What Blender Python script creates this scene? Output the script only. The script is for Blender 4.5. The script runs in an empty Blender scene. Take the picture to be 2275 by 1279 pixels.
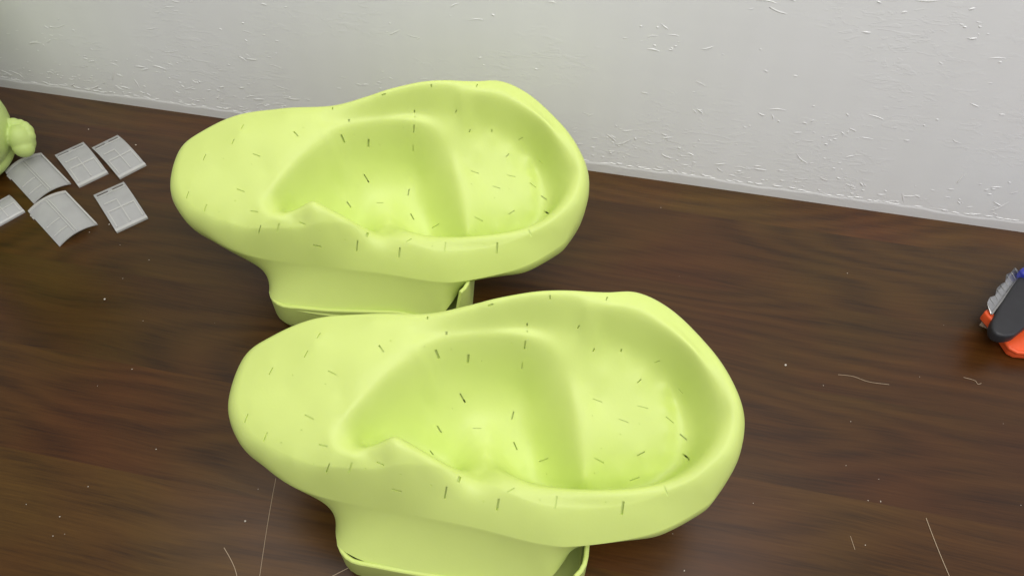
import bpy, bmesh, math, random
import numpy as np
from mathutils import Vector, Matrix, Euler
random.seed(7); rng = np.random.default_rng(7)
R = math.radians
scene = bpy.context.scene
C = scene.collection

# ---------------------------------------------------------------- camera, world, lamps, exposure
CAM_H, FPX, PITCH = .75, 1786., R(52)
cd = bpy.data.cameras.new('camera'); cam = bpy.data.objects.new('camera', cd); C.objects.link(cam)
cam.location = (0, 0, CAM_H); cam.rotation_euler = (R(90) - PITCH, 0, 0)
cd.sensor_width = 36; cd.lens = 36 * FPX / 2275; cd.clip_start = .01; cd.clip_end = 50
scene.camera = cam
world = bpy.data.worlds.new('World'); scene.world = world; world.use_nodes = True
bg = world.node_tree.nodes['Background']; bg.inputs[0].default_value = (.93, .96, 1, 1); bg.inputs[1].default_value = .31
def area(name, loc, target, size, power, col):
    l = bpy.data.lights.new(name, 'AREA'); l.shape = 'RECTANGLE'; l.size, l.size_y = size; l.energy = power; l.color = col
    o = bpy.data.objects.new(name, l); C.objects.link(o); o.location = loc
    o.rotation_euler = (Vector(target) - Vector(loc)).to_track_quat('-Z', 'Y').to_euler(); return o
area('ceiling_lamp', (.3, -.38, 1.9), (0, .55, .05), (1.7, 1.1), 27, (1, .975, .94))
area('rear_basin_fill', (-.05, .62, 1.15), (-.05, .66, 0), (1.5, .25), 3.6, (1, .98, .95))  # unseen low fill, added to brighten the rear basin
area('cool_side_fill', (2.3, -.5, 1.3), (.2, .6, .1), (1.2, 1.2), 12, (.86, .86, 1))  # added side fill, no window there; brightens and cools the right wall
vs = scene.view_settings; vs.view_transform = 'Standard'; vs.look = 'None'; vs.gamma = 1; vs.use_curve_mapping = False; vs.exposure = 0

# ---------------------------------------------------------------- helpers
SP, CP = math.sin(PITCH), math.cos(PITCH)
def at(px, py, z):
    """where the sight line through a point of the photograph meets height z"""
    u = (px - 1137.5) / FPX; v = (py - 639.5) / FPX
    d = np.array([u, CP - v * SP, -(SP + v * CP)])
    return np.array([0, 0, CAM_H]) + (z - CAM_H) / d[2] * d
def tag(o, label=None, cat=None, group=None, kind=None):
    for k, v in (('label', label), ('category', cat), ('group', group), ('kind', kind)):
        if v: o[k] = v
    return o
def empty(name, loc=(0, 0, 0), rz=0):
    o = bpy.data.objects.new(name, None); o.empty_display_size = .02; C.objects.link(o)
    o.location = loc; o.rotation_euler = (0, 0, rz); return o
def obj(name, bm, m, parent=None, smooth=True, sharp=35):
    if isinstance(bm, bmesh.types.BMesh):
        me = bpy.data.meshes.new(name); bm.to_mesh(me); bm.free()
    else: me = bm
    if m and not me.materials: me.materials.append(m)
    me.polygons.foreach_set('use_smooth', [smooth] * len(me.polygons))
    if smooth: me.set_sharp_from_angle(angle=R(sharp))
    o = bpy.data.objects.new(name, me); C.objects.link(o); o.parent = parent; return o
def prism(poly, z0, z1, bev=0, seg=3, bm=None):
    bm = bm or bmesh.new()
    lo = [bm.verts.new((p[0], p[1], z0)) for p in poly]; hi = [bm.verts.new((p[0], p[1], z1)) for p in poly]
    n = len(poly); fs = [bm.faces.new(lo[::-1]), bm.faces.new(hi)]
    fs += [bm.faces.new((lo[i], lo[(i+1) % n], hi[(i+1) % n], hi[i])) for i in range(n)]
    bmesh.ops.recalc_face_normals(bm, faces=fs)
    if bev: bmesh.ops.bevel(bm, geom=list({e for f in fs for e in f.edges}), offset=bev, segments=seg, affect='EDGES', profile=.5, clamp_overlap=True)
    return bm
def tube(pts, r, bm=None, n=6):
    bm = bm or bmesh.new(); rings = []
    pts = [Vector(p) for p in pts]
    for i, p in enumerate(pts):
        d = (pts[min(i+1, len(pts)-1)] - pts[max(i-1, 0)]).normalized()
        a = d.orthogonal().normalized() if abs(d.z) > .9 else d.cross(Vector((0, 0, 1))).normalized(); b = d.cross(a)
        rr = r[i] if hasattr(r, '__len__') else r
        rings.append([bm.verts.new(p + rr * (math.cos(t) * a + math.sin(t) * b)) for t in [2*math.pi*k/n for k in range(n)]])
    for A, B in zip(rings, rings[1:]):
        for k in range(n): bm.faces.new((A[k], A[(k+1) % n], B[(k+1) % n], B[k]))
    bm.faces.new(rings[0][::-1]); bm.faces.new(rings[-1]); bmesh.ops.recalc_face_normals(bm, faces=bm.faces[:]); return bm
def spline(P, n):
    """closed Catmull-Rom curve through P"""
    P = np.array(P, float); m = len(P); t = np.linspace(0, m, n, endpoint=False); i = t.astype(int); f = (t - i)[:, None]
    p0, p1, p2, p3 = P[(i-1) % m], P[i % m], P[(i+1) % m], P[(i+2) % m]
    return .5*((2*p1)+(-p0+p2)*f+(2*p0-5*p1+4*p2-p3)*f**2+(-p0+3*p1-3*p2+p3)*f**3)

# ---------------------------------------------------------------- materials
def mat(name):
    m = bpy.data.materials.new(name); m.use_nodes = True; nt = m.node_tree
    return m, nt, nt.nodes['Principled BSDF']
def N(nt, t, **kw):
    n = nt.nodes.new(t)
    for k, v in kw.items():
        if k in n.inputs: n.inputs[k].default_value = v
        else: setattr(n, k, v)
    return n
def ramp(nt, stops):
    n = nt.nodes.new('ShaderNodeValToRGB'); e = n.color_ramp.elements
    while len(e) < len(stops): e.new(.5)
    for el, (p, c) in zip(e, stops): el.position = p; el.color = (*c, 1) if len(c) == 3 else c
    return n
def coords(nt, scale=(1, 1, 1), rot=(0, 0, 0)):
    tc = nt.nodes.new('ShaderNodeTexCoord'); mp = N(nt, 'ShaderNodeMapping'); mp.inputs['Scale'].default_value = scale; mp.inputs['Rotation'].default_value = rot
    nt.links.new(tc.outputs['Object'], mp.inputs['Vector']); return mp
def lime(name, col, rough=.42):
    m, nt, b = mat(name); L = nt.links.new
    b.inputs['Base Color'].default_value = (*col, 1); b.inputs['Roughness'].default_value = rough; b.inputs['IOR'].default_value = 1.45
    b.inputs['Subsurface Weight'].default_value = .25; b.inputs['Subsurface Radius'].default_value = (1, 1, .35); b.inputs['Subsurface Scale'].default_value = .004
    n = N(nt, 'ShaderNodeTexNoise', Scale=38., Detail=4.); L(coords(nt).outputs[0], n.inputs['Vector'])
    mix = N(nt, 'ShaderNodeMix', data_type='RGBA'); mix.inputs[6].default_value = (*[c*.965 for c in col], 1); mix.inputs[7].default_value = (*[min(1, c*1.02) for c in col], 1)
    L(n.outputs['Fac'], mix.inputs[0]); L(mix.outputs[2], b.inputs['Base Color'])
    n2 = N(nt, 'ShaderNodeTexNoise', Scale=420., Detail=3.); L(coords(nt).outputs[0], n2.inputs['Vector'])
    bp = N(nt, 'ShaderNodeBump', Strength=.06, Distance=.001); L(n2.outputs['Fac'], bp.inputs['Height']); L(bp.outputs[0], b.inputs['Normal'])
    rr = N(nt, 'ShaderNodeMapRange'); rr.inputs['To Min'].default_value = rough-.06; rr.inputs['To Max'].default_value = rough+.1
    L(n.outputs['Fac'], rr.inputs['Value']); L(rr.outputs[0], b.inputs['Roughness'])
    return m
M_lime = lime('lime_plastic', (.635, .75, .212))
M_lime_toy = lime('lime_vinyl', (.55, .68, .22), .5)
def plain(name, col, rough=.4, metal=0, noise=.08, sc=60):
    m, nt, b = mat(name); b.inputs['Roughness'].default_value = rough; b.inputs['Metallic'].default_value = metal
    n = N(nt, 'ShaderNodeTexNoise', Scale=float(sc), Detail=4.); nt.links.new(coords(nt).outputs[0], n.inputs['Vector'])
    mix = N(nt, 'ShaderNodeMix', data_type='RGBA'); mix.inputs[6].default_value = (*[c*(1-noise) for c in col], 1); mix.inputs[7].default_value = (*[min(1, c*(1+noise)) for c in col], 1)
    nt.links.new(n.outputs['Fac'], mix.inputs[0]); nt.links.new(mix.outputs[2], b.inputs['Base Color']); return m
M_orange = plain('orange_plastic', (.92, .12, .03), .35)
M_black = plain('black_rubber', (.022, .022, .025), .5, 0, .3)
M_blue = plain('blue_plastic', (.03, .04, .35), .35)
M_steel = plain('cut_steel', (.42, .42, .41), .35, 1, .2, 400)
M_fibre = plain('pale_fibre', (.52, .40, .27), .6)
M_crumb = plain('pale_crumbs', (.6, .55, .47), .8, 0, .3)
def frosted(name, lo, hi, col):
    m, nt, b = mat(name); L = nt.links.new
    b.inputs['Base Color'].default_value = (*col, 1); b.inputs['Roughness'].default_value = .22
    tr = N(nt, 'ShaderNodeBsdfTransparent'); tr.inputs[0].default_value = (.9, .91, .9, 1)
    mx = N(nt, 'ShaderNodeMixShader'); n = N(nt, 'ShaderNodeTexNoise', Scale=45., Detail=5.); L(coords(nt).outputs[0], n.inputs['Vector'])
    mr = N(nt, 'ShaderNodeMapRange'); mr.inputs['To Min'].default_value = lo; mr.inputs['To Max'].default_value = hi
    L(n.outputs['Fac'], mr.inputs['Value']); L(mr.outputs[0], mx.inputs[0]); L(tr.outputs[0], mx.inputs[1]); L(b.outputs[0], mx.inputs[2])
    L(mx.outputs[0], nt.nodes['Material Output'].inputs['Surface']); return m
M_frost = frosted('frosted_plastic', .36, .50, (.80, .80, .80))
M_frost_edge = frosted('frosted_plastic_thick', .46, .62, (.80, .79, .77))
def film():
    m, nt, b = mat('clear_film'); b.inputs['Base Color'].default_value = (.75, .6, .45, 1); b.inputs['Roughness'].default_value = .15
    tr = N(nt, 'ShaderNodeBsdfTransparent'); mx = N(nt, 'ShaderNodeMixShader'); mx.inputs[0].default_value = .12
    nt.links.new(tr.outputs[0], mx.inputs[1]); nt.links.new(b.outputs[0], mx.inputs[2]); nt.links.new(mx.outputs[0], nt.nodes['Material Output'].inputs['Surface']); return m
M_film = film()
WALL_RZ = R(-11.64)
def wood():
    m, nt, b = mat('dark_wood_laminate'); L = nt.links.new
    mp = coords(nt); sep = N(nt, 'ShaderNodeSeparateXYZ'); L(mp.outputs[0], sep.inputs[0])
    def math_(op, a, b_=None):
        n = N(nt, 'ShaderNodeMath', operation=op)
        for i, v in enumerate((a, b_)):
            if v is None: continue
            if isinstance(v, (int, float)): n.inputs[i].default_value = v
            else: L(v, n.inputs[i])
        return n.outputs[0]
    row = math_('FLOOR', math_('DIVIDE', math_('ADD', sep.outputs[1], .052), .118))
    offs = math_('MULTIPLY', row, 3.71)
    # stretched coordinates along the grain, shifted board by board
    comb = N(nt, 'ShaderNodeCombineXYZ'); L(math_('ADD', sep.outputs[0], offs), comb.inputs[0]); L(sep.outputs[1], comb.inputs[1]); L(offs, comb.inputs[2])
    warp = N(nt, 'ShaderNodeTexNoise', Scale=2.6, Detail=2.); L(comb.outputs[0], warp.inputs['Vector'])
    wsub = N(nt, 'ShaderNodeVectorMath', operation='MULTIPLY_ADD'); wsub.inputs[1].default_value = (.0, .05, 0)
    L(warp.outputs['Color'], wsub.inputs[0]); L(comb.outputs[0], wsub.inputs[2])
    st = N(nt, 'ShaderNodeMapping'); st.inputs['Scale'].default_value = (5, 46, 1); L(wsub.outputs[0], st.inputs['Vector'])
    broad = N(nt, 'ShaderNodeTexNoise', Scale=1., Detail=5., Roughness=.6); L(st.outputs[0], broad.inputs['Vector'])
    st2 = N(nt, 'ShaderNodeMapping'); st2.inputs['Scale'].default_value = (16, 480, 1); L(wsub.outputs[0], st2.inputs['Vector'])
    fine = N(nt, 'ShaderNodeTexNoise', Scale=1., Detail=4., Roughness=.65); L(st2.outputs[0], fine.inputs['Vector'])
    ring = N(nt, 'ShaderNodeTexNoise', Scale=1., Detail=0.); st3 = N(nt, 'ShaderNodeMapping'); st3.inputs['Scale'].default_value = (2.2, 9, 1); L(wsub.outputs[0], st3.inputs['Vector']); L(st3.outputs[0], ring.inputs['Vector'])
    rings = math_('MULTIPLY_ADD', math_('SINE', math_('MULTIPLY', ring.outputs['Fac'], 70.)), .5); nt.nodes[-1].inputs[2].default_value = .5
    fac = math_('ADD', math_('ADD', math_('MULTIPLY', broad.outputs['Fac'], .42), math_('MULTIPLY', fine.outputs['Fac'], .52)), math_('MULTIPLY', rings, .13))
    rp = ramp(nt, [(.36, (.040, .0170, .0052)), (.50, (.070, .0310, .0092)), (.60, (.086, .0390, .0118)), (.76, (.112, .052, .0160))]); L(fac, rp.inputs[0])
    wn = N(nt, 'ShaderNodeTexWhiteNoise', noise_dimensions='1D'); L(row, wn.inputs['W'])
    hs = N(nt, 'ShaderNodeHueSaturation', Saturation=1.1); L(rp.outputs[0], hs.inputs['Color'])
    mr = N(nt, 'ShaderNodeMapRange'); mr.inputs['To Min'].default_value = .68; mr.inputs['To Max'].default_value = 1.22; L(wn.outputs['Value'], mr.inputs['Value']); L(mr.outputs[0], hs.inputs['Value'])
    drift = N(nt, 'ShaderNodeTexNoise', Scale=4.5, Detail=2.); L(comb.outputs[0], drift.inputs['Vector'])
    dm = N(nt, 'ShaderNodeMapRange'); dm.inputs['From Min'].default_value = .35; dm.inputs['From Max'].default_value = .65; dm.inputs['To Min'].default_value = .488; dm.inputs['To Max'].default_value = .512; L(drift.outputs['Fac'], dm.inputs['Value']); L(dm.outputs[0], hs.inputs['Hue'])
    L(hs.outputs[0], b.inputs['Base Color'])
    sm = N(nt, 'ShaderNodeTexNoise', Scale=9., Detail=6., Roughness=.65); L(mp.outputs[0], sm.inputs['Vector'])
    rr = N(nt, 'ShaderNodeMapRange'); rr.inputs['To Min'].default_value = .24; rr.inputs['To Max'].default_value = .42; L(sm.outputs['Fac'], rr.inputs['Value']); L(rr.outputs[0], b.inputs['Roughness'])
    b.inputs['Specular IOR Level'].default_value = .42
    bp = N(nt, 'ShaderNodeBump', Strength=.14, Distance=.0006); L(fine.outputs['Fac'], bp.inputs['Height']); L(bp.outputs[0], b.inputs['Normal'])
    return m
M_wood = wood()
def paint():
    m, nt, b = mat('painted_plaster'); L = nt.links.new
    mp = coords(nt)
    n = N(nt, 'ShaderNodeTexNoise', Scale=5., Detail=5.); L(mp.outputs[0], n.inputs['Vector'])
    mix = N(nt, 'ShaderNodeMix', data_type='RGBA'); mix.inputs[6].default_value = (.78, .78, .765, 1); mix.inputs[7].default_value = (.84, .84, .835, 1); L(n.outputs['Fac'], mix.inputs[0])
    L(mix.outputs[2], b.inputs['Base Color']); b.inputs['Roughness'].default_value = .38; b.inputs['Specular IOR Level'].default_value = .5
    mp2 = coords(nt, (1, 1, 2.6)); n2 = N(nt, 'ShaderNodeTexNoise', Scale=42., Detail=6., Roughness=.6, Distortion=1.2); L(mp2.outputs[0], n2.inputs['Vector'])
    # low trowel islands: only the peaks of the noise stand proud
    isl = ramp(nt, [(.54, (0, 0, 0)), (.60, (1, 1, 1))]); L(n2.outputs['Fac'], isl.inputs[0])
    patch = N(nt, 'ShaderNodeTexNoise', Scale=7., Detail=2.); L(mp.outputs[0], patch.inputs['Vector'])
    pr = ramp(nt, [(.46, (0, 0, 0)), (.62, (1, 1, 1))]); L(patch.outputs['Fac'], pr.inputs[0])
    mul = N(nt, 'ShaderNodeMath', operation='MULTIPLY'); L(isl.outputs[0], mul.inputs[0]); L(pr.outputs[0], mul.inputs[1])
    n3 = N(nt, 'ShaderNodeTexNoise', Scale=11., Detail=3.); L(mp2.outputs[0], n3.inputs['Vector'])
    add = N(nt, 'ShaderNodeMath', operation='MULTIPLY_ADD'); L(n3.outputs['Fac'], add.inputs[0]); add.inputs[1].default_value = 1.6; L(mul.outputs[0], add.inputs[2])
    bp = N(nt, 'ShaderNodeBump', Strength=.22, Distance=.0010); L(add.outputs[0], bp.inputs['Height']); L(bp.outputs[0], b.inputs['Normal'])
    return m
M_paint = paint()

M_lump_highlight = plain('lump_highlight_white', (.95, .95, .94), .3, 0, .03)  # whiter than the wall: highlights on the lumps put into the colour
# ---------------------------------------------------------------- table and wall
WA, WB = at(0, 192, 0), at(2275, 515, 0)
wdir = np.array([math.cos(WALL_RZ), math.sin(WALL_RZ)]); wnor = np.array([-wdir[1], wdir[0]])      # along the wall, away from the room
wmid = (WA[:2] + WB[:2]) / 2
bm = bmesh.new(); prism([(-1.6, -.98), (1.6, -.98), (1.6, .03), (-1.6, .03)], -.03, 0, .002, 2, bm)
table = obj('table_top', bm, M_wood); tag(table, kind='structure'); table.location = (wmid[0], wmid[1], 0); table.rotation_euler.z = WALL_RZ
# wall: front face at local y = 0, with a slightly proud painted foot strip
prof = [(.0, -.004), (-.0010, -.004), (-.0010, .0125), (-.0009, .0142), (-.0004, .0152), (0, .0165), (0, .9), (.12, .9), (.12, -.004)]
bm = bmesh.new(); nx = 240; cols = []
for i in range(nx + 1):
    x = -1.6 + 3.2 * i / nx; w = .0016 * math.sin(x * 37) * math.sin(x * 11 + 1) + .0008 * math.sin(x * 143)
    cols.append([bm.verts.new((x, y, z + (w if .01 < z < .02 else 0))) for y, z in prof])
for A, B in zip(cols, cols[1:]):
    for k in range(len(prof) - 1): bm.faces.new((A[k], B[k], B[k+1], A[k+1]))
bmesh.ops.recalc_face_normals(bm, faces=bm.faces[:])
wall = obj('wall', bm, M_paint, sharp=60); tag(wall, kind='structure'); wall.location = (wmid[0], wmid[1], 0); wall.rotation_euler.z = WALL_RZ
bpy.context.view_layer.update()
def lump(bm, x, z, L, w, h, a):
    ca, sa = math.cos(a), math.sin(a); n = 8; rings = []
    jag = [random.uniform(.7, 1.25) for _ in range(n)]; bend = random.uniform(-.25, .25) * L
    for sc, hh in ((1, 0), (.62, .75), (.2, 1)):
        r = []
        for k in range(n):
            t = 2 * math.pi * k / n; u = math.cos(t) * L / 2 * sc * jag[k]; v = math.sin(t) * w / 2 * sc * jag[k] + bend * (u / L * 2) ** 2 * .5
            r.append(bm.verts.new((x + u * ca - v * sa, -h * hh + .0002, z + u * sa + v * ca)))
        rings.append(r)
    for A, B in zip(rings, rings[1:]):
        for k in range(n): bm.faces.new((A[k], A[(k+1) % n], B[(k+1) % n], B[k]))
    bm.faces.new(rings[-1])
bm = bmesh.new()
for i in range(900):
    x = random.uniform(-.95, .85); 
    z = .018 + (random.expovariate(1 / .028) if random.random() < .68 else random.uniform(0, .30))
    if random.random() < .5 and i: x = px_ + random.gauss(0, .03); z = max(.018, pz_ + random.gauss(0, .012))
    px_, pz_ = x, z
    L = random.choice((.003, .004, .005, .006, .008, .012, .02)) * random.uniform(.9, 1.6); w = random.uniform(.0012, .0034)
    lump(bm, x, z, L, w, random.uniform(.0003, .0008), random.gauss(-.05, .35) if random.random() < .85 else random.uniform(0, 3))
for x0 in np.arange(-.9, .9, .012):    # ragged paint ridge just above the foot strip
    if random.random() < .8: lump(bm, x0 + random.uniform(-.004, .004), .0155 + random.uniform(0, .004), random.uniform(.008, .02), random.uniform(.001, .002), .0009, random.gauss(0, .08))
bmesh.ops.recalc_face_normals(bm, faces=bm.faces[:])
obj('paint_lumps', bm, M_lump_highlight, wall, sharp=70)['kind'] = 'stuff'

# ---------------------------------------------------------------- lime basins
OUT = [(508,905,.132),(530,980,.127),(580,1030,.120),(650,1080,.112),(740,1110,.104),(900,1140,.098),(1050,1170,.098),(1200,1207,.098),(1290,1212,.1),(1450,1185,.106),(1560,1130,.112),(1600,1090,.116),(1640,1020,.125),(1652,945,.133),(1630,870,.145),(1580,790,.155),(1500,705,.168),(1425,667,.173),(1350,662,.18),(1222,658,.183),(1150,665,.18),(1050,685,.172),(950,703,.165),(830,705,.16),(700,717,.152),(600,760,.142),(540,810,.133)]
RIMR = [.013,.014,.016,.020,.024,.028,.03,.03,.03,.028,.024,.020,.016,.014,.012,.011,.010,.010,.009,.009,.009,.009,.010,.011,.012,.013,.013]
PLATE = [(600,800,.157),(560,900,.150),(590,970,.145),(700,760,.168),(640,860,.154),(680,880,.155),(640,930,.150),(687,926,.151),(718,989,.146),(728,1040,.139),(778,1039,.138),(650,1020,.141),(738,828,.161),(800,790,.167),(760,880,.156),(847,774,.168),(850,1030,.139),(881,1089,.129),(820,1015,.142),(930,1050,.134),(960,1085,.126),(860,740,.171),(930,745,.170)]
FLOOR = [(976,953,.099),(1028,884,.111),(950,900,.114),(1000,925,.103),(1139,922,.094),(1060,870,.113),(1120,880,.106),(1145,990,.082),(1160,1035,.077),(1076,1030,.105),(1081,1000,.098),(1090,965,.095),(1050,950,.097),(1120,1015,.082)]
SEAT = [(1485,905,.125),(1480,1003,.1085),(1485,955,.117),(1440,1045,.100),(1380,975,.113),(1480,855,.134),(1327,889,.126),(1428,904,.125),(1420,846,.136),(1424,1007,.108),(1331,1022,.105),(1380,1050,.099),(1319,777,.152),(1380,790,.149),(1430,825,.140),(1300,850,.135),(1340,830,.140),(1385,934,.119)]
CURVES = [ # rim crest
 [(830,712,.173),(950,708,.175),(1050,690,.182),(1090,682,.186),(1150,670,.190),(1222,664,.193),(1348,668,.192),(1425,681,.188),(1500,724,.180),(1580,812,.169),(1620,890,.159),(1628,950,.151),(1603,1035,.142),(1540,1092,.133),(1479,1108,.128),(1383,1120,.125),(1235,1116,.122),(1106,1112,.121),(990,1094,.123)],
 # inner edge of the rim
 [(1300,684,.188),(1350,690,.187),(1425,708,.182),(1500,762,.173),(1560,828,.163),(1592,890,.154),(1600,930,.148),(1584,980,.141),(1540,1032,.133),(1480,1066,.127),(1400,1083,.123),(1300,1086,.120),(1200,1076,.118),(1145,1058,.116),(1110,1042,.111)],
 # ledge at the foot of the back rim
 [(925,742,.170),(992,737,.169),(1040,731,.169),(1100,725,.170),(1171,722,.170),(1230,724,.170),(1285,729,.169)],
 # foot of the inner rim wall
 [(1320,738,.168),(1350,745,.163),(1400,765,.156),(1470,803,.148),(1518,855,.136),(1540,905,.129),(1548,950,.122),(1536,1000,.113),(1512,1038,.104),(1465,1075,.098),(1395,1097,.094),(1300,1101,.089),(1215,1090,.076),(1160,1070,.077),(1135,1055,.083)],
 # ledge edge behind the bowl, turning into the step in front of the seat
 [(925,790,.164),(950,770,.165),(1000,754,.165),(1080,746,.165),(1160,752,.164),(1225,775,.157),(1258,830,.141),(1272,900,.128),(1282,980,.114),(1298,1062,.099)],
 # foot of the bowl wall
 [(965,832,.139),(1000,828,.135),(1060,832,.128),(1120,838,.122),(1160,852,.116),(1178,885,.106),(1182,930,.095),(1188,985,.082),(1208,1050,.074)],
 # lip of the pocket and the hump
 [(925,790,.163),(880,830,.159),(840,866,.156),(790,920,.151),(765,955,.148),(762,980,.146),(790,997,.144),(835,986,.145),(862,973,.147),(882,969,.148),(905,980,.145),(935,998,.141),(970,1018,.135),(1010,1040,.125),(1040,1050,.115),(1065,1054,.111)],
 # plate just outside the lip
 [(905,780,.167),(855,820,.164),(808,862,.160),(762,910,.155),(738,955,.151),(738,990,.148),(785,1015,.145)],
 # foot of the pocket wall
 [(952,822,.147),(918,847,.144),(875,886,.139),(834,934,.133),(810,962,.129),(806,982,.126),(836,996,.120),(880,986,.111),(910,996,.103),(940,1014,.096),(975,1034,.090),(1008,1050,.090)]]
def dense(P, step):
    P = np.array(P, float); out = []
    for i in range(len(P)-1):
        p0, p1, p2, p3 = P[max(i-1, 0)], P[i], P[i+1], P[min(i+2, len(P)-1)]; n = max(1, int(np.linalg.norm(p2-p1)/step))
        for t in np.arange(n)/n: out.append(.5*((2*p1)+(-p0+p2)*t+(2*p0-5*p1+4*p2-p3)*t*t+(-p0+3*p1-3*p2+p3)*t**3))
    return out + [P[-1]]
CTRL = PLATE + FLOOR + SEAT
def lean(x, y, z): return at(x, y, z - .012 * (y - 900) / 277)       # the whole top leans a little towards the near side
Pc = np.array([lean(*c) for c in CTRL] + [p for cv in CURVES for p in dense([lean(*c) for c in cv], .003)]); Po = np.array([lean(*c) for c in OUT])
NO = 560
outl = spline(np.c_[Po, RIMR], NO)
CEN = np.array([-.03, .345])
def kern(a, b): return np.sqrt(((a[:, None, :] - b[None, :, :]) ** 2).sum(-1) + .0024 ** 2)
far = np.array([[CEN[0] + 1.12*(x-CEN[0]), CEN[1] + 1.12*(y-CEN[1]), z + .010] for x, y, z, _ in spline(np.c_[Po, RIMR], 110)])
ctrl = np.r_[Pc, far]
K = kern(ctrl[:, :2], ctrl[:, :2]); A = np.block([[K - np.diag(np.r_[np.full(len(CTRL), .006), np.full(len(K)-len(CTRL), .0004)]), np.c_[np.ones(len(K)), ctrl[:, :2]]], [np.c_[np.ones(len(K)), ctrl[:, :2]].T, np.zeros((3, 3))]])
sol = np.linalg.solve(A, np.r_[ctrl[:, 2], 0, 0, 0])
def gfield(xy):
    out = np.empty(len(xy))
    for i in range(0, len(xy), 4000):
        q = xy[i:i+4000]; out[i:i+4000] = kern(q, ctrl[:, :2]) @ sol[:len(K)] + np.c_[np.ones(len(q)), q] @ sol[len(K):]
    return out
# bottom opening of the shell, seen along the same rays from the centre
FOOT = [(-.140, .2500, .046), (-.10, .2400, .041), (-.04, .2305, .037), (.015, .2250, .039), (.040, .236, .055), (.062, .275, .062), (.070, .335, .060), (.068, .370, .056), (.05, .386, .045), (-.05, .394, .045), (-.125, .396, .048), (-.149, .37, .052), (-.156, .33, .048), (-.158, .270, .047)]
foot_c = spline(FOOT, 600)
def on_ray(curve, ang):
    a = np.arctan2(curve[:, 1]-CEN[1], curve[:, 0]-CEN[0]); o = np.argsort(a); a = a[o]; v = curve[o]
    a = np.r_[a-2*np.pi, a, a+2*np.pi]; v = np.r_[v, v, v]
    return np.stack([np.interp(ang, a, v[:, k]) for k in range(v.shape[1])], -1)
ang = np.arctan2(outl[:, 1]-CEN[1], outl[:, 0]-CEN[0])
foot_r = on_ray(foot_c, ang)
S = np.r_[np.linspace(.004, .80, 110), np.linspace(.80, 1, 62)[1:]]
rad = np.hypot(outl[:, 0]-CEN[0], outl[:, 1]-CEN[1])
rings = []
gout = gfield(outl[:, :2])
for s_ in S:
    xy = CEN + s_ * (outl[:, :2] - CEN); g = gfield(xy)
    # distance to the outline, rolled over with the rim radius
    d = (1 - s_) * rad * .93; t = np.clip(1 - d / outl[:, 3], 0, 1)
    crease = np.clip((outl[:, 3] - .017) / .006, 0, 1)
    z = g - (gout - outl[:, 2]) * ((1 - crease) * (1 - np.sqrt(np.clip(1 - t ** 2.2, 0, 1))) + crease * t ** 1.4)
    rings.append(np.c_[xy, z])
for t in np.linspace(0, 1, 26)[1:]:     # the outer side, from the widest line down to the bottom edge
    over = np.clip((np.hypot(*(outl[:, :2] - foot_r[:, :2]).T) - .012) / .06, 0, 1)[:, None]
    h = t + .0 * over; a = (t ** 1.9) * over + t * (1 - over); lip = .10 * np.sin(np.pi * min(t * 1.6, 1)) * over[:, 0]
    xy = outl[:, :2] + a * (foot_r[:, :2] - outl[:, :2]); wide = np.clip((outl[:, 0] - .06) / .06, 0, 1); z = outl[:, 2] + (t ** (.95 - .55 * wide)) * (foot_r[:, 2] - outl[:, 2])
    rings.append(np.c_[xy, z])
rings = np.array(rings); NR = len(rings); widest = rings[len(S)-1].copy()
# light smoothing round the rings and across them
for _ in range(2):
    rings[1:-1] = .5*rings[1:-1] + .25*(rings[:-2] + rings[2:]) if _ == 0 else rings[1:-1]
    rings = .6*rings + .2*(np.roll(rings, 1, 1) + np.roll(rings, -1, 1))
rings[len(S)-1] = widest
def top_z(x, y):
    """height of the finished top surface"""
    v = np.array([x, y]) - CEN; a = math.atan2(v[1], v[0]); dd = (ang - a + np.pi) % (2*np.pi) - np.pi; r_ = np.hypot(*v); i = int(np.argmin(np.abs(dd)))
    j = (i + 1) % NO if (dd[i] < 0) == (dd[(i+1) % NO] > dd[i]) else (i - 1) % NO
    z = [float(np.interp(r_, np.hypot(rings[:len(S), k, 0]-CEN[0], rings[:len(S), k, 1]-CEN[1]), rings[:len(S), k, 2])) for k in (i, j)]
    w = abs(dd[i]) / (abs(dd[i]) + abs(dd[j]) + 1e-12); return z[0]*(1-w) + z[1]*w
def hit(px, py):
    z = .12
    for _ in range(40):
        p = at(px, py, z); z = .6*z + .4*top_z(p[0], p[1])
    return np.array([p[0], p[1], z])
def build_shell():
    me = bpy.data.meshes.new('shell'); V = rings.reshape(-1, 3); cz = rings[0].mean(0)
    def idx(r, k): return r * NO + k % NO
    F = [(idx(r, k), idx(r, k+1), idx(r+1, k+1), idx(r+1, k)) for r in range(NR-1) for k in range(NO)]
    V = np.r_[V, [cz]]; ci = len(V) - 1; F += [(ci, idx(0, k+1), idx(0, k)) for k in range(NO)]
    # normals for an inner skin
    me.from_pydata(V.tolist(), [], F); me.update(); bm = bmesh.new(); bm.from_mesh(me)
    bmesh.ops.recalc_face_normals(bm, faces=bm.faces[:]); bm.normal_update()
    bm.verts.ensure_lookup_table(); nrm = np.array([v.normal[:] for v in bm.verts]); bm.free()
    if nrm[ci][2] < 0: nrm = -nrm
    n = len(V); V2 = V - nrm * .0028
    F2 = [tuple(i + n for i in f[::-1]) for f in F]
    Fe = [(idx(NR-1, k), idx(NR-1, k+1), idx(NR-1, k+1) + n, idx(NR-1, k) + n) for k in range(NO)]
    me = bpy.data.meshes.new('shell'); me.from_pydata(np.r_[V, V2].tolist(), [], F + F2 + Fe)
    bm = bmesh.new(); bm.from_mesh(me); bmesh.ops.recalc_face_normals(bm, faces=bm.faces[:]); bm.to_mesh(me); bm.free(); return me
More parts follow.
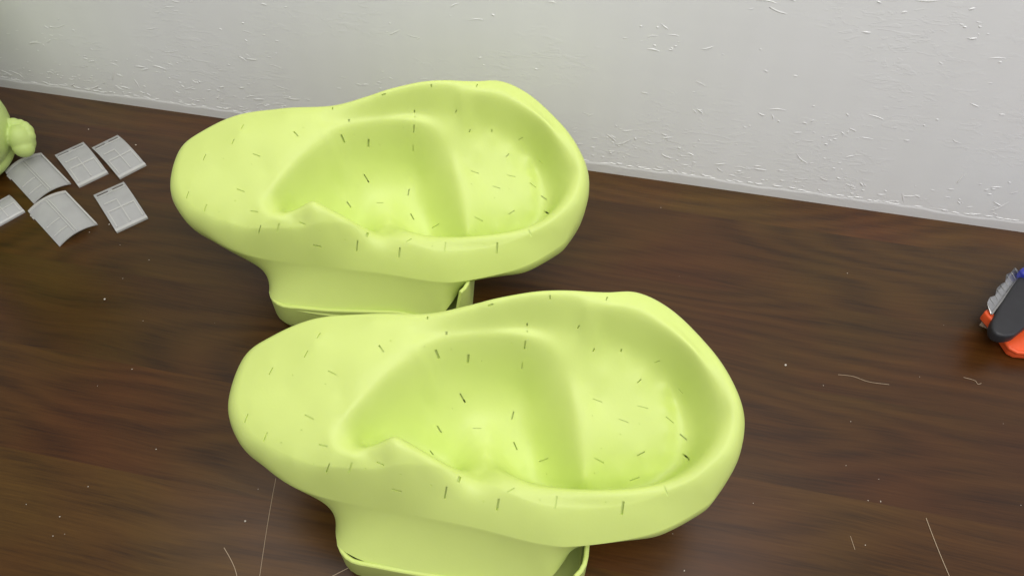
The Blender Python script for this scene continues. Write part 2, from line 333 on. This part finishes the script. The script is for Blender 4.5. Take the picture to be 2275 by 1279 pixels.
shell_me = build_shell(); shell_me.materials.append(M_lime)
# vent slots: (x, y, length, direction in degrees, width, through?)
SLOTS = [(992,740,7,90,5,1),(972,787,22,68,6,1),(1040,797,20,96,6,1),(1171,721,7,90,4,1),(1171,736,4,90,3,0),(1166,767,20,98,4,1),(1160,812,15,96,3,0),(1285,726,9,120,3,1),(1319,777,8,115,4,1),(1380,778,7,100,4,1),(1420,846,12,138,3,1),(1028,884,24,60,4,1),(1139,922,18,105,4,1),(976,953,18,58,4,1),(1145,990,19,66,4,1),(959,1005,12,50,3,1),(1020,1064,13,110,8,1),(990,1094,28,100,4,1),(1106,1120,26,100,5,1),(1235,1115,28,99,4,0),(1383,1128,30,98,6,1),(1479,1089,28,68,4,0),(1518,970,20,40,3,1),(1527,1016,18,45,5,1),(1424,1007,20,152,3,1),(1331,1022,24,28,3,0),(1208,1021,22,160,3,0),(728,1040,22,110,3,1),(778,1039,24,108,4,0),(590,970,22,112,4,0),(547,929,20,112,3,0),(847,774,18,55,4,1),(1090,677,7,92,4,1),(1222,660,5,92,4,1),(1348,663,5,92,3,1),(950,706,6,92,4,1),(881,1089,22,14,5,1),(1488,932,22,38,2,0),(1428,904,24,14,2,0),(1327,889,22,20,2,0),(1385,934,22,20,2,0),(738,828,20,25,3,0),(687,926,22,28,3,0),(718,989,20,14,3,0),(845,1029,18,25,3,0),(602,824,18,118,3,0),(680,786,16,118,3,0),(708,745,14,122,3,0),(1512,868,16,48,2,0),(1460,803,14,160,2,0),(1410,1063,22,160,3,0),(1060,951,18,0,2,0),(1135,1088,18,150,3,0)]
DARK = {(990,1094),(1106,1120),(1020,1064),(1383,1128),(881,1089),(972,787),(1040,797),(1028,884),(1139,922),(1145,990),(976,953),(992,740),(1171,721)}
DOTS = [(1004,907,4),(1002,776,3),(943,770,3),(1070,801,3),(1137,762,3),(1173,986,4),(1378,964,4),(1316,923,3),(1420,941,3),(1335,995,3),(670,955,4),(625,983,4),(697,1030,4),(811,1040,4),(890,1053,4),(957,1077,5),(1074,1113,5),(1199,1110,4),(1345,1115,4),(650,833,3),(723,853,3),(868,757,4),(1320,1050,3),(1215,1052,3)]
def cutters():
    bm = bmesh.new()
    def box(c, dx, dn, l, w, top, dep):
        dy = dn.cross(dx).normalized()
        vs_ = [bm.verts.new(c + dx*(sx*l/2) + dy*(sy*w/2) + dn*sz) for sz in (-dep, top) for sy in (-1, 1) for sx in (-1, 1)]
        for f in ((0, 2, 3, 1), (4, 5, 7, 6), (0, 1, 5, 4), (2, 6, 7, 3), (0, 4, 6, 2), (1, 3, 7, 5)): bm.faces.new([vs_[i] for i in f])
    def normal(p):
        e = .0015; return Vector((-(top_z(p[0]+e, p[1]) - top_z(p[0]-e, p[1]))/(2*e), -(top_z(p[0], p[1]+e) - top_z(p[0], p[1]-e))/(2*e), 1)).normalized()
    for x, y, l, a, w, thr in SLOTS:
        p = hit(x, y); ca, sa = math.cos(R(a)), math.sin(R(a))
        q1, q0 = hit(x + ca*l/2, y + sa*l/2), hit(x - ca*l/2, y - sa*l/2)
        dx = Vector(q1 - q0); L = min(max(dx.length, .0012), .016, l*.0007); n = normal(p); dx = (dx - n*dx.dot(n)).normalized()
        box(Vector(p), dx, n, L, w * .00035, .003, (.0013, .0023, .0027)[thr + (thr and (x, y) in DARK)])
    for x, y, d in DOTS:
        p = hit(x, y); n = normal(p); box(Vector(p), n.orthogonal().normalized(), n, d*.0003, d*.0003, .003, .0006)
    bmesh.ops.recalc_face_normals(bm, faces=bm.faces[:])
    me = bpy.data.meshes.new('slot_cutters'); bm.to_mesh(me); bm.free(); return me
def cut(me, cme):
    a = bpy.data.objects.new('tmp_a', me); b = bpy.data.objects.new('tmp_b', cme); C.objects.link(a); C.objects.link(b)
    md = a.modifiers.new('cut', 'BOOLEAN'); md.object = b; md.operation = 'DIFFERENCE'; md.solver = 'MANIFOLD'
    dg = bpy.context.evaluated_depsgraph_get(); res = bpy.data.meshes.new_from_object(a.evaluated_get(dg))
    print('shell verts', len(me.vertices), '->', len(res.vertices))
    ok = len(res.vertices) > len(me.vertices) * .9 and len(res.vertices) != len(me.vertices)
    if not ok:
        md.solver = 'EXACT'; dg = bpy.context.evaluated_depsgraph_get(); res = bpy.data.meshes.new_from_object(a.evaluated_get(dg)); print('exact', len(res.vertices))
    for o in (a, b): bpy.data.objects.remove(o)
    return res
shell_me = cut(shell_me, cutters())
shell_me.name = 'shell'
# open tray that the shell sits in
def rrect(x0, x1, y0, y1, r, skew=0):
    pts = []
    for cx, cy, a0 in ((x1-r, y1-r, 0), (x0+r, y1-r, 90), (x0+r, y0+r, 180), (x1-r, y0+r, 270)):
        for k in range(7): t = R(a0 + 15*k); pts.append((cx + r*math.cos(t), cy + r*math.sin(t)))
    out = []
    for (ax, ay), (bx, by) in zip(pts, pts[1:] + pts[:1]):     # subdivide long runs
        n = max(1, int(math.hypot(bx-ax, by-ay) / .006)); out += [(ax + (bx-ax)*k/n, ay + (by-ay)*k/n) for k in range(n)]
    return out
def tray_mesh():
    X0, X1, Y0, Y1 = -.1190, .106, -.0935, .058
    o = rrect(X0, X1, Y0, Y1, .028); i_ = rrect(X0+.004, X1-.004, Y0+.004, Y1-.004, .024)
    def top(x, y):
        sm = lambda t: max(0, min(1, t))**2 * (3 - 2*max(0, min(1, t)))
        if y < Y0 + .03: z = .046 - .005*sm((x - X0 - .02)/.06) - .009*sm((x - .02)/.04)
        else: z = .046
        z = max(z, .026 + .044*sm((x - .090)/.005)) if x > .06 else z
        return z
    bm = bmesh.new(); n = len(o); lev = []
    def near(poly, p): return min(poly, key=lambda q: (q[0]-p[0])**2 + (q[1]-p[1])**2)
    ring = []
    for (x, y) in o:
        q = near(i_, (x, y)); z = top(x, y); cx, cy = (X0+X1)/2, (Y0+Y1)/2
        ins = lambda d: (x - d*(1 if x > cx else -1)*min(1, abs(x-cx)/(cx-X0)*1.0)**6, y - d*(1 if y > cy else -1)*min(1, abs(y-cy)/(cy-Y0))**6)
        b0 = ins(.006); b1 = ins(.001)
        ring.append([bm.verts.new(v) for v in ((*b0, 0), (*b1, .011), (x, y, .014), (x, y, z-.001), (.75*x+.25*q[0], .75*y+.25*q[1], z), (.25*x+.75*q[0], .25*y+.75*q[1], z), (*q, z-.001), (*q, .004))])
    for k in range(n):
        A, B = ring[k], ring[(k+1) % n]
        for j in range(7):
            try: bm.faces.new((A[j], B[j], B[j+1], A[j+1]))
            except ValueError: pass
    bm.faces.new([r[7] for r in ring]); bm.faces.new([r[0] for r in ring][::-1])
    bmesh.ops.remove_doubles(bm, verts=bm.verts[:], dist=1e-6); bmesh.ops.recalc_face_normals(bm, faces=bm.faces[:]); return bm
basin = empty('basin'); tag(basin, 'x', 'basin', 'lime plastic basins')
sh = obj('shell', shell_me, M_lime, basin, sharp=45)
tr_ = obj('tray', tray_mesh(), M_lime, basin)
TRAY = Matrix.Translation((CEN[0], CEN[1]-.023, 0)) @ Matrix.Rotation(R(-8.4), 4, 'Z')
tr_.data.transform(TRAY)
basin['label'] = 'lime plastic slotted basin standing farther from the white wall'
b2 = basin.copy(); C.objects.link(b2); b2['label'] = 'lime plastic slotted basin standing beside the white wall'
for ch in (sh, tr_):
    c = ch.copy(); C.objects.link(c); c.parent = b2
    if ch is sh: b2_shell = c
def place(o, shift, eul):
    o.matrix_basis = Matrix.Translation(PIV + Vector(shift)) @ Euler([R(a) for a in eul]).to_matrix().to_4x4() @ Matrix.Translation(-PIV)
PIV = Vector((CEN[0], CEN[1], 0))
place(b2, (-.1215, .2915, 0), (0, 0, 6.5))
place(b2_shell, (0, 0, .002), (6.0, 2.6, 0))        # this shell sits askew in its tray

# ---------------------------------------------------------------- frosted curved panels
def panel(c, w, l, rot, kind, label, arch=.006):
    """c centre, w across, l along (local +y towards the slotted end)"""
    root = empty('curved_panel', (c[0], c[1], .0), rot); tag(root, label, 'panel', 'frosted curved panels')
    th = .0014; nu, nv = 14, 20
    def zz(u, v):   # u, v in -.5...5
        return arch * (1 - 4*u*u) if kind == 'rib' else arch * (1 - 4*v*v)
    def P(u, v, h=0): return Vector((u*w, v*l, zz(u, v) + th + h))
    def patch(name, u0, u1, v0, v1, h, base=0., skip=None, n=(nu, nv), parent=root):
        bm = bmesh.new(); g = {}
        for i in range(n[0]+1):
            for j in range(n[1]+1):
                u = u0 + (u1-u0)*i/n[0]; v = v0 + (v1-v0)*j/n[1]; g[i, j] = (bm.verts.new(P(u, v, base)), bm.verts.new(P(u, v, base + h)))
        cell = lambda i, j: 0 <= i < n[0] and 0 <= j < n[1] and not (skip and skip(i, j))
        for i in range(n[0]):
            for j in range(n[1]):
                if not cell(i, j): continue
                a, b, c_, d = (i, j), (i+1, j), (i+1, j+1), (i, j+1)
                bm.faces.new([g[k][1] for k in (a, b, c_, d)]); bm.faces.new([g[k][0] for k in (d, c_, b, a)])
                for p, q, ni, nj in ((a, b, i, j-1), (b, c_, i+1, j), (c_, d, i, j+1), (d, a, i-1, j)):
                    if not cell(ni, nj): bm.faces.new((g[p][0], g[q][0], g[q][1], g[p][1]))
        bmesh.ops.delete(bm, geom=[v for v in bm.verts if not v.link_faces], context='VERTS')
        return obj(name, bm, M_frost if name == 'sheet' else M_frost_edge, parent)
    e = .0011
    if kind == 'grid':
        patch('sheet', -.5, .5, -.5, .5, th, -th, lambda i, j: j == nv-2 and i not in (0, 6, 7, 13))
        patch('lip', -.5, .5, -.5, -.455, e*1.6, .0001, n=(14, 1))
        for u in (-.40, .02, .42): patch('rib', u-.016, u+.016, -.42, .10 if u == .02 else -.08, e, .0001, n=(1, 9))
        for v, ua in ((-.10, -.38), (.10, -.38)): patch('rib', ua, .40 if v < 0 else .02, v-.011, v+.011, e*.9, .0002, n=(9, 1))
        patch('lip', -.46, .46, .34, .355, e, .0001, n=(9, 1))
    else:
        patch('sheet', -.5, .5, -.5, .5, th, -th)
        patch('lip', -.5, .5, .455, .5, e*2, .0001, n=(14, 1)); patch('lip', .455, .5, -.5, .452, e*2, .0001, n=(1, 14))
        for u in (-.03, .03): patch('rib', u-.010, u+.010, -.48, .44, e*1.3, .0001, n=(1, 16))
        patch('rib', -.44, -.06, -.06, -.045, e, .0001, n=(6, 1)); patch('rib', -.44, -.06, -.30, -.285, e, .0001, n=(6, 1))
        for v in (.40, .33): patch('catch', -.53, -.5, v-.02, v+.02, .002, -.001, n=(1, 2))
    return root
def quad(p0, p1, p2, p3, kind, label):
    a, b, c, d = [at(x, y, .003)[:2] for x, y in (p0, p1, p2, p3)]      # slotted end left, right, far end right, left
    ctr = (a+b+c+d)/4; w = (np.hypot(*(b-a)) + np.hypot(*(c-d)))/2; ax = (a+b-c-d)/2; l = np.hypot(*ax)
    return panel(ctr, w, l, math.atan2(ax[1], ax[0]) - math.pi/2, kind, label)
quad((8,381),(95,341),(155,407),(75,449), 'rib', 'frosted ribbed curved panel beside the green figurine fist')
quad((119,342),(185,314),(240,384),(174,413), 'grid', 'frosted slotted curved panel lying between a ribbed panel and the panel nearest the wall')
q3 = quad((203,325),(260,299),(326,365),(263,395), 'grid', 'frosted curved panel nearest the wall, tucked against another panel')
quad((60,467),(148,426),(215,496),(131,545), 'rib', 'frosted ribbed curved panel farthest from the wall')
quad((205,430),(275,403),(328,483),(258,514), 'grid', 'frosted slotted curved panel lying apart with a white crumb at its edge')
quad((-50,462),(22,435),(57,473),(-15,500), 'grid', 'frosted slotted curved panel whose corner points at a ribbed panel side')

# ---------------------------------------------------------------- green figurine at the edge
def blob(name, balls, m, parent, vox=.0022, it=10):
    bm = bmesh.new()
    for (x, y, z), (rx, ry, rz), eul in balls:
        r = bmesh.ops.create_icosphere(bm, subdivisions=4, radius=1)
        from mathutils import Euler
        mt = Matrix.Translation((x, y, z)) @ Euler([R(a) for a in eul]).to_matrix().to_4x4() @ Matrix.Diagonal((rx, ry, rz, 1))
        bmesh.ops.transform(bm, matrix=mt, verts=r['verts'])
    me = bpy.data.meshes.new(name); bm.to_mesh(me); bm.free(); o = bpy.data.objects.new('tmp', me); C.objects.link(o)
    md = o.modifiers.new('r', 'REMESH'); md.mode = 'VOXEL'; md.voxel_size = vox
    ms = o.modifiers.new('s', 'SMOOTH'); ms.iterations = it; ms.factor = .5
    dg = bpy.context.evaluated_depsgraph_get(); res = bpy.data.meshes.new_from_object(o.evaluated_get(dg)); bpy.data.objects.remove(o); res.name = name
    return obj(name, res, m, parent, sharp=180)
fx, fy = -.735, .800
fig = empty('figurine', (fx, fy, 0)); tag(fig, 'lime green rounded toy figurine with a clenched fist, by the panels', 'figurine')
fist = at(47, 304, .048) - np.array([fx, fy, 0])
F3 = lambda x, y, z: tuple(fist + np.array([x, y, z]))
blob('body', [((.012, -.014, .070), (.078, .075, .070), (0, 0, 0)), ((-.02, .010, .165), (.060, .060, .085), (0, 0, 0)), ((.0, -.01, .022), (.075, .070, .030), (0, 0, 0)), ((.02, .0, .285), (.090, .08, .080), (0, 0, 0)),  # last ball here: unseen head, added to cast shade on the wall
              ((.062, .002, .046), (.036, .014, .017), (0, 0, 8)),
              (F3(0, -.002, -.003), (.0155, .016, .021), (0, 0, 0)), (F3(.002, -.010, -.010), (.0135, .012, .013), (0, 0, 0)),
              (F3(-.007, .010, .012), (.0085, .008, .009), (0, 0, 0)), (F3(.001, .011, .011), (.0060, .006, .0075), (0, 0, 0)),
              (F3(.007, .009, .009), (.0056, .006, .0080), (0, 0, 0)), (F3(.0115, .006, .006), (.0050, .006, .0080), (0, 0, 0)), (F3(.0135, .001, .001), (.0045, .006, .0075), (0, 0, 0))], M_lime_toy, fig, .0013, 4)

# ---------------------------------------------------------------- tape cutter tool at the right edge
def pl(pts, z): return [at(x, y, z)[:2] for x, y in pts]
tool0 = at(2290, 700, 0)
tool = empty('tape_dispenser', (tool0[0], tool0[1], 0)); tag(tool, 'orange and black tape dispenser with serrated metal blade and blue handle', 'tape dispenser')
def tl(o):
    o.data.transform(Matrix.Translation((-tool0[0], -tool0[1], 0))); return o
tl(obj('frame', prism(pl([(2222,744),(2232,760),(2243,776),(2258,784),(2290,787),(2420,790),(2440,700),(2330,640),(2290,690),(2250,738)], .010), .0, .010, .002), M_orange, tool))
tl(obj('frame_lip', tube([tuple(at(x, y, .011)) for x, y in [(2226,746),(2234,760),(2244,774),(2259,782),(2290,785),(2420,788)]], .0022, None, 8), M_orange, tool))
tl(obj('blade_holder', prism(pl([(2187,692),(2193,685),(2203,688),(2218,704),(2222,722),(2208,716)], .026), .012, .026, .003), M_orange, tool))
tl(obj('body', prism(pl([(2272,604),(2250,634),(2222,678),(2205,712),(2204,728),(2212,741),(2232,747),(2256,744),(2278,726),(2330,690),(2410,640),(2380,560),(2300,560)], .034), .019, .034, .005, 4), M_black, tool))
tl(obj('handle', prism(pl([(2265,600),(2272,592),(2300,580),(2360,570),(2360,615),(2276,610)], .040), .0, .040, .004), M_blue, tool))
def blade():
    bm = bmesh.new(); a, b = at(2203, 697, .030), at(2270, 606, .030); d = (b-a)/np.linalg.norm(b-a); nrm = np.array([-d[1], d[0], 0]); L = np.linalg.norm(b-a); n = 9
    top, bot = [], []
    for i in range(n):
        for f, e in ((0, .000), (.40, .000), (.75, .0095 + .0020*math.sin(i*2.3)), (.85, .000)):
            p = a + d*L*(i+f)/n + nrm*(.0005 + e) + np.array([0, 0, .5*e]); top.append(p)
    top.append(b + nrm*.0005); inner = [b - nrm*.0012, a - nrm*.0012]
    poly = top + inner
    hi = [bm.verts.new(p) for p in poly]; lo = [bm.verts.new(p - np.array([0, 0, .0009])) for p in poly]
    m = len(top)
    for k in range(m-1):
        q0 = inner[1] + (inner[0]-inner[1])*k/(m-1)
    bm.faces.new(hi); bm.faces.new(lo[::-1])
    for k in range(len(poly)): bm.faces.new((hi[k], lo[k], lo[(k+1) % len(poly)], hi[(k+1) % len(poly)]))
    bmesh.ops.triangulate(bm, faces=[f for f in bm.faces if len(f.verts) > 4]); bmesh.ops.recalc_face_normals(bm, faces=bm.faces[:]); return bm
tl(obj('blade', blade(), M_steel, tool, smooth=False))
tl(obj('blade_rest', prism(pl([(2268,610),(2206,694),(2214,708),(2240,700),(2276,640)], .027), .004, .027, .002, 2), M_black, tool))
bmf = bmesh.new(); prism(pl([(2176,722),(2190,700),(2214,722),(2232,748)], .012), .0115, .0120, 0, 1, bmf)
tl(obj('film_flap', bmf, M_film, tool, smooth=False))

# ---------------------------------------------------------------- fibres and crumbs on the table
def fibre(pts, label, r=.00022):
    P = [at(x, y, 0) for x, y in pts]; fine = []
    for i in range(len(P)-1):
        p0, p1, p2, p3 = P[max(i-1, 0)], P[i], P[i+1], P[min(i+2, len(P)-1)]
        for t in np.linspace(0, 1, 8, endpoint=False): fine.append(.5*((2*p1)+(-p0+p2)*t+(2*p0-5*p1+4*p2-p3)*t*t+(-p0+3*p1-3*p2+p3)*t**3))
    fine.append(P[-1]); o = obj('fibre_strand', tube([(p[0], p[1], r + .0001) for p in fine], r, None, 5), M_fibre)
    tag(o, label, 'fibre', 'loose fibres on the table')
fibre([(613,1062),(604,1110),(592,1180),(574,1300)], 'thin long pale fibre running out from under a basin overhang')
fibre([(498,1216),(512,1240),(522,1262),(528,1285)], 'short curved pale fibre lying alone on bare table', .0003)
fibre([(735,1281),(760,1268),(790,1254),(815,1250)], 'pale fibre poking out from under the tray corner', .0003)
fibre([(2057,1150),(2072,1190),(2090,1235),(2110,1282)], 'long straight pale fibre on open table beside a tiny fibre', .0003)
fibre([(1889,1190),(1894,1205),(1899,1220)], 'tiny pale fibre beside the straight fibre')
fibre([(1862,832),(1895,836),(1930,848),(1975,854)], 'wavy pale hair between basin and tape dispenser')
fibre([(2140,838),(2165,845),(2172,853),(2180,851)], 'bent pale hair below the orange tape dispenser')
bm = bmesh.new()
for i in range(60):
    p = at(random.uniform(0, 2275), random.uniform(420, 1279), 0)
    if i < 6: p = at(*[(243,499),(197,288),(302,323),(233,665),(545,1157),(1745,811)][i], 0)
    r = random.uniform(.00025, .0006) if i > 5 else random.uniform(.0009, .0014)
    g = bmesh.ops.create_icosphere(bm, subdivisions=1, radius=r, matrix=Matrix.Translation((p[0], p[1], r*.5)) @ Matrix.Rotation(random.uniform(0, 3), 4, 'Z') @ Matrix.Diagonal((random.uniform(.6, 2), 1, .6, 1)))
dust = obj('dust_specks', bm, M_crumb, smooth=False); tag(dust, 'scattered pale dust specks and crumbs on the dark table', 'dust', kind='stuff')
